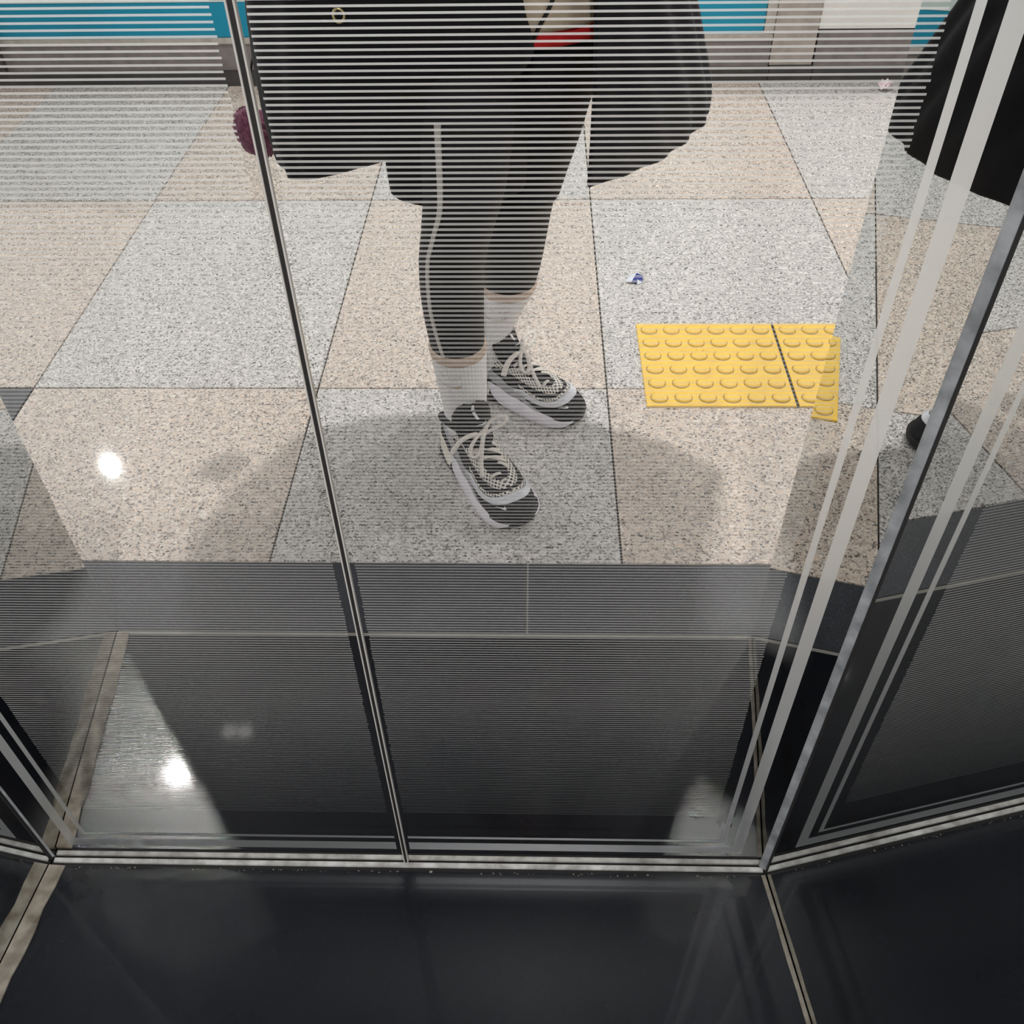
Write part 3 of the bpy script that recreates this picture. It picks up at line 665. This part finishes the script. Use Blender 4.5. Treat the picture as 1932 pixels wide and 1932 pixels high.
def sneaker(loc, rz):
    r = empty('sneaker', loc, rz)
    ss = np.unique(np.concatenate([np.linspace(0, .03, 9), np.linspace(.03, .235, 24), np.linspace(.235, SL, 14)]))
    # upper
    n = 33; MB().loft([[tuple(US(s, p)) for p in np.linspace(0, math.pi, n)] for s in ss], (False, False), closed=False).build('upper', UP, r, True)
    # sole: outline at several heights
    sol = MB(); rings = []
    def outl(gx, dz, toe): 
        Lf = [(s, (sW(s) + gx)) for s in ss]
        return [(x + (-.004 if x < .01 and gx > 0 else 0), y, z_) for (x, y), z_ in [((s, w), dz(s)) for s, w in Lf]] + [(s, -w, dz(s)) for s, w in Lf[::-1]]
    toe = lambda s: .012 * max(0, (s - .235) / .04) ** 2 + .006 * max(0, (.03 - s) / .03) ** 2
    for gx, f in ((-.006, lambda s: toe(s)), (.000, lambda s: .001 + toe(s)), (.0045, lambda s: .010 + toe(s) * .8), (.0055, lambda s: .022), (.003, lambda s: sB(s) - .002), (-.001, lambda s: sB(s) + .002)):
        rings.append(outl(gx, f, 0))
    sol.loft(rings).build('outsole', SOLEB, r, True)
    # sole-side skins (s, z) both sides
    def sideskin(top, bot, off, name, m, sides=(1, -1), nu=40):
        for sd in sides:
            V = []; Fc = []
            tp = spline(top, nu); bt = spline(bot, nu)
            for i in range(nu):
                for j in range(5):
                    q = tp[i] + (bt[i] - tp[i]) * j / 4; s, z = q
                    w = sW(min(max(s, 0.0), SL)) + np.interp(z, [0, .010, .022, .035, .05], [.0, .0045, .0055, .003, .000]) + (off if 0 < j < 4 else off * .3)
                    if z > sB(s): # follow the upper's lean
                        B, H = sB(s), sH(s); qn = min(1, ((z - B) / (H - B)) ** (1 / .85)); w = sW(s) * abs(math.cos(math.asin(qn))) ** .72 + (off if 0 < j < 4 else .0005)
                    V.append((s, sd * w, z))
            for i in range(nu - 1):
                for j in range(4): Fc.append((i * 5 + j, i * 5 + j + 1, i * 5 + 6 + j, i * 5 + 5 + j))
            link(name, V, Fc, m, r, True)
    sideskin([(.078, .049), (.10, .047), (.14, .040), (.18, .034), (.22, .029), (.25, .024), (.270, .021)],
             [(.078, .042), (.095, .022), (.12, .006), (.17, .0015), (.22, .002), (.25, .006), (.268, .016)], .003, 'midsole_blade', MIDW)
    sideskin([(.004, .056), (.02, .060), (.045, .056), (.07, .046), (.084, .036)], [(.004, .044), (.02, .040), (.045, .030), (.07, .022), (.084, .022)], .0022, 'heel_clip', CREAM)
    # overlays of the upper
    pi = math.pi
    patch(ucurve(.062, .206, 1.18), ucurve(.058, .2235, .80), 60, 9, .0016, 'mesh_panel', MESHM, r)
    patch(ucurve(.15, .2285, .66), ucurve(.15, .2345, .56), 44, 5, .0014, 'mesh_panel', MESHM, r)
    patch(ucurve(.158, .2350, .55), ucurve(.135, .2510, .30), 56, 7, .0022, 'toe_band', SILV, r)
    patch(ucurve(.158, .2418, .455), ucurve(.156, .2426, .445), 50, 3, .0026, 'stitch_line', WAVE, r)
    for sd in (0, 1):
        f = (lambda a: a) if sd == 0 else (lambda a: pi - a)
        patch([(.012, f(1.15)), (.04, f(.95)), (.07, f(.80)), (.10, f(.52)), (.13, f(.36)), (.155, f(.50)), (.17, f(.46))],
              [(.012, f(.85)), (.04, f(.62)), (.07, f(.45)), (.095, f(.22)), (.13, f(.06)), (.155, f(.14)), (.172, f(.22))], 44, 6, .0022, 'grey_wave', WAVE, r)
        patch([(.152, f(.44)), (.176, f(.24)), (.206, f(.10))], [(.152, f(.20)), (.172, f(.09)), (.198, f(.02))], 18, 4, .002, 'grey_wave', WAVE, r)
        patch([(.004, f(1.35)), (.02, f(1.28)), (.045, f(1.22)), (.062, f(1.18))], [(.004, f(1.2)), (.02, f(1.10)), (.045, f(1.0)), (.062, f(.98))], 24, 4, .0016, 'collar_trim', SILV, r)
        # little tabs bridging the mesh and the toe band
        patch([(.186, f(.66)), (.190, f(.66))], [(.186, f(.54)), (.190, f(.54))], 4, 4, .0024, 'lace_tab', SILV, r)
    # heel pull loop
    pts = spline([(.006, 0, .080), (-.002, 0, .098), (-.020, .004, .104), (-.040, .010, .096), (-.046, .012, .086), (-.036, .010, .084), (-.016, .004, .090), (.0, 0, .084)], 30)
    MB().tube(pts, .0075, 10, .30, (0, 1, 0)).build('pull_loop', UP, r, True)
    # padded collar ring
    cr = [(.048 + .044 * math.cos(a), .030 * math.sin(a), .096 + .010 * math.cos(a) - .008 * math.cos(2 * a)) for a in np.linspace(0, 2 * pi, 40)]
    MB().tube(cr, .0075, 10, 1, (0, 0, 1), False).build('collar', UP, r, True)
    # tongue: a curved plate rising out of the throat
    V = []; Fc = []; nu, nv = 14, 11
    wq = lambda u: np.interp(u, [0, .3, .7, .86, 1], [.024, .030, .037, .034, .014])
    cx = lambda u: np.interp(u, [0, .35, .7, 1], [.150, .126, .112, .106]); cz = lambda u: np.interp(u, [0, .35, .7, 1], [.095, .118, .142, .166])
    for i in range(nu):
        u = i / (nu - 1)
        for j in range(nv):
            t = -1 + 2 * j / (nv - 1); V.append((cx(u) - .020 * t * t, wq(u) * t, cz(u) - .018 * t * t * (1 - .5 * u)))
    for i in range(nu - 1):
        for j in range(nv - 1): Fc.append((i * nv + j, i * nv + j + 1, (i + 1) * nv + j + 1, (i + 1) * nv + j))
    tg = link('tongue', V, Fc, UP, r, True); solid(tg, .006, 0)
    TP = lambda u, t, h=.0045: (cx(u) - .020 * t * t + h * .75, wq(u) * t, cz(u) - .018 * t * t * (1 - .5 * u) + h * .65)
    def ribbon(pts, w, name, m):
        V = []; Fc = []
        for i, (u, t) in enumerate(pts): V += [TP(u, t - w), TP(u, t - w, .0052), TP(u, t + w, .0052), TP(u, t + w)]
        for i in range(len(pts) - 1):
            for k in range(4): Fc.append((i * 4 + k, i * 4 + (k + 1) % 4, i * 4 + 4 + (k + 1) % 4, i * 4 + 4 + k))
        return link(name, V, Fc, m, r)
    ribbon([(.97, -.18), (.90, -.16), (.86, -.15)], .09, 'tongue_tag', WHT)
    ribbon([(.82, -.14), (.76, -.08), (.68, -.02), (.62, .06)], .07, 'tongue_tag', WHT)
    # curved tick emblem, as a flat shape mapped onto tongue and toe cap
    def tick(place, name):
        c = [(-1.0, -.06), (-.55, .02), (-.1, -.08), (.45, -.02), (.86, .24), (1.0, .52)]; d = [(-1.0, -.10), (-.55, -.10), (-.1, -.30), (.45, -.36), (.92, -.06), (1.0, .52)]
        c = spline(c, 14); d = spline(d, 14); V = [place(*p) for k in range(14) for p in (c[k], d[k])]
        link(name, V, [(2 * k, 2 * k + 2, 2 * k + 3, 2 * k + 1) for k in range(13)], WHT, r)
    tick(lambda x, y: TP(.50 + y * .10, .16 + x * .34, .0055), 'tick_emblem')
    tick(lambda x, y: tuple(US(.2475 - y * .012 + x * .008, 2.30 - x * .17 - y * .05, .0016)), 'tick_emblem')
    # laces: crossing bars then the bow
    for k, (s, dy, sl) in enumerate(((.196, .010, .0), (.182, -.012, .006), (.166, .0, .012), (.150, .0, .012), (.134, .0, .010))):
        w = (.010, .006, .022, .024, .024)[k]
        pts = []
        for t in np.linspace(-1, 1, 7):
            y = -dy - w * t; x = s - sl * t
            pts.append((x, y, US(min(x, SL), math.acos(max(-1, min(1, math.copysign(abs(y / sW(x)) ** (1 / .72), y)))), 0)[2] + .0026 + .002 * (1 - t * t)))
        MB().tube(pts, .0036, 8, .45).build('lace', LACE, r, True)
        if k >= 2:
            pts2 = [(p[0] + .010 * (i / 3 - 1) * .9, p[1] - .0005, p[2] + .0018) for i, p in enumerate(pts)]
            MB().tube(pts2, .0032, 8, .45).build('lace', LACE, r, True)
    K = np.array([.136, 0.0, .1200])
    lp = lambda L: spline([K + np.array((q[0], -q[1], q[2])) for q in L], 30)
    MB().tube(lp([(0, 0, 0), (-.002, .02, .004), (-.006, .042, -.004), (-.004, .062, -.022)]), [.004] * 6 + [.006] * 22 + [.0055] * 2, 8, .4).build('lace_end', LACE, r, True)
    MB().tube(lp([(0, 0, 0), (-.010, -.018, .010), (-.010, -.036, .016), (-.004, -.049, .015), (.004, -.040, .010), (.004, -.018, .005), (0, 0, 0)]), .0046, 8, .45).build('lace_loop', LACE, r, True)
    MB().tube(lp([(0, 0, 0), (.006, .014, .004), (.016, .032, -.004), (.028, .040, -.013), (.034, .032, -.014), (.026, .018, -.005), (.012, .006, .002), (0, 0, 0)]), .0036, 8, .5).build('lace_loop', LACE, r, True)
    MB().tube(lp([(0, 0, 0), (.012, .006, .004), (.028, .018, -.006), (.046, .030, -.022), (.064, .038, -.036)]), .0040, 8, .45).build('lace_end', LACE, r, True)
    MB().loft([[tuple(K + np.array([.007 * math.sin(p) * math.cos(w), .008 * math.sin(p) * math.sin(w), .006 * math.cos(p)])) for w in np.linspace(0, 2 * pi, 12, endpoint=False)] for p in np.linspace(.15, pi - .15, 7)]).build('lace_knot', LACE, r, True)
    return r
def dup_tree(root, loc, rz):
    c = root.copy(); COL.objects.link(c); c.location = loc; c.rotation_euler = (0, 0, rz)
    for ch in list(root.children):
        d = ch.copy(); COL.objects.link(d); d.parent = c
    return c
s1 = sneaker((-.163, .838, 0), math.atan2(-.851, .525))
s2 = dup_tree(s1, (-.142, 1.045, 0), math.atan2(-.52, .854))
P_(s1); P_(s2)
s1['label'] = 'black and white sneaker on the foot set forward'; s2['label'] = 'black and white sneaker turned outwards behind the other'

# ------------------------------------------------------------------ fuzzy purple pouch hanging at the coat's side
pouch = empty('fuzzy_pouch', (-.463, .985, .545)); tag(pouch, 'fuzzy purple pouch hanging beside the coat, behind the dark seam', 'pouch')
V = []; Fc = []; n, m_ = 40, 26
for j in range(m_):
    p = math.pi * (j + .5) / m_
    for i in range(n):
        a = 2 * math.pi * i / n; q = 1 + .07 * math.sin(9 * a + 3 * math.sin(7 * p)) * math.sin(p) + rng.normal(0, .03)
        V.append((.032 * q * math.sin(p) * math.cos(a), .026 * q * math.sin(p) * math.sin(a), .042 * q * math.cos(p)))
for j in range(m_ - 1):
    for i in range(n): Fc.append((j * n + i, (j + 1) * n + i, (j + 1) * n + (i + 1) % n, j * n + (i + 1) % n))
Fc += [tuple(range(n))[::-1], tuple((m_ - 1) * n + i for i in range(n))]
V = [Matrix.Rotation(-.35, 3, 'Y') @ Vector(v) for v in V]
link('pouch_body', V, Fc, PURPLE, pouch, True)
MB().tube(spline([(.0, .01, .038), (.004, .016, .08), (.022, .02, .125), (.052, .018, .150)], 20), .002, 8).build('strap', BLACK, pouch, True)
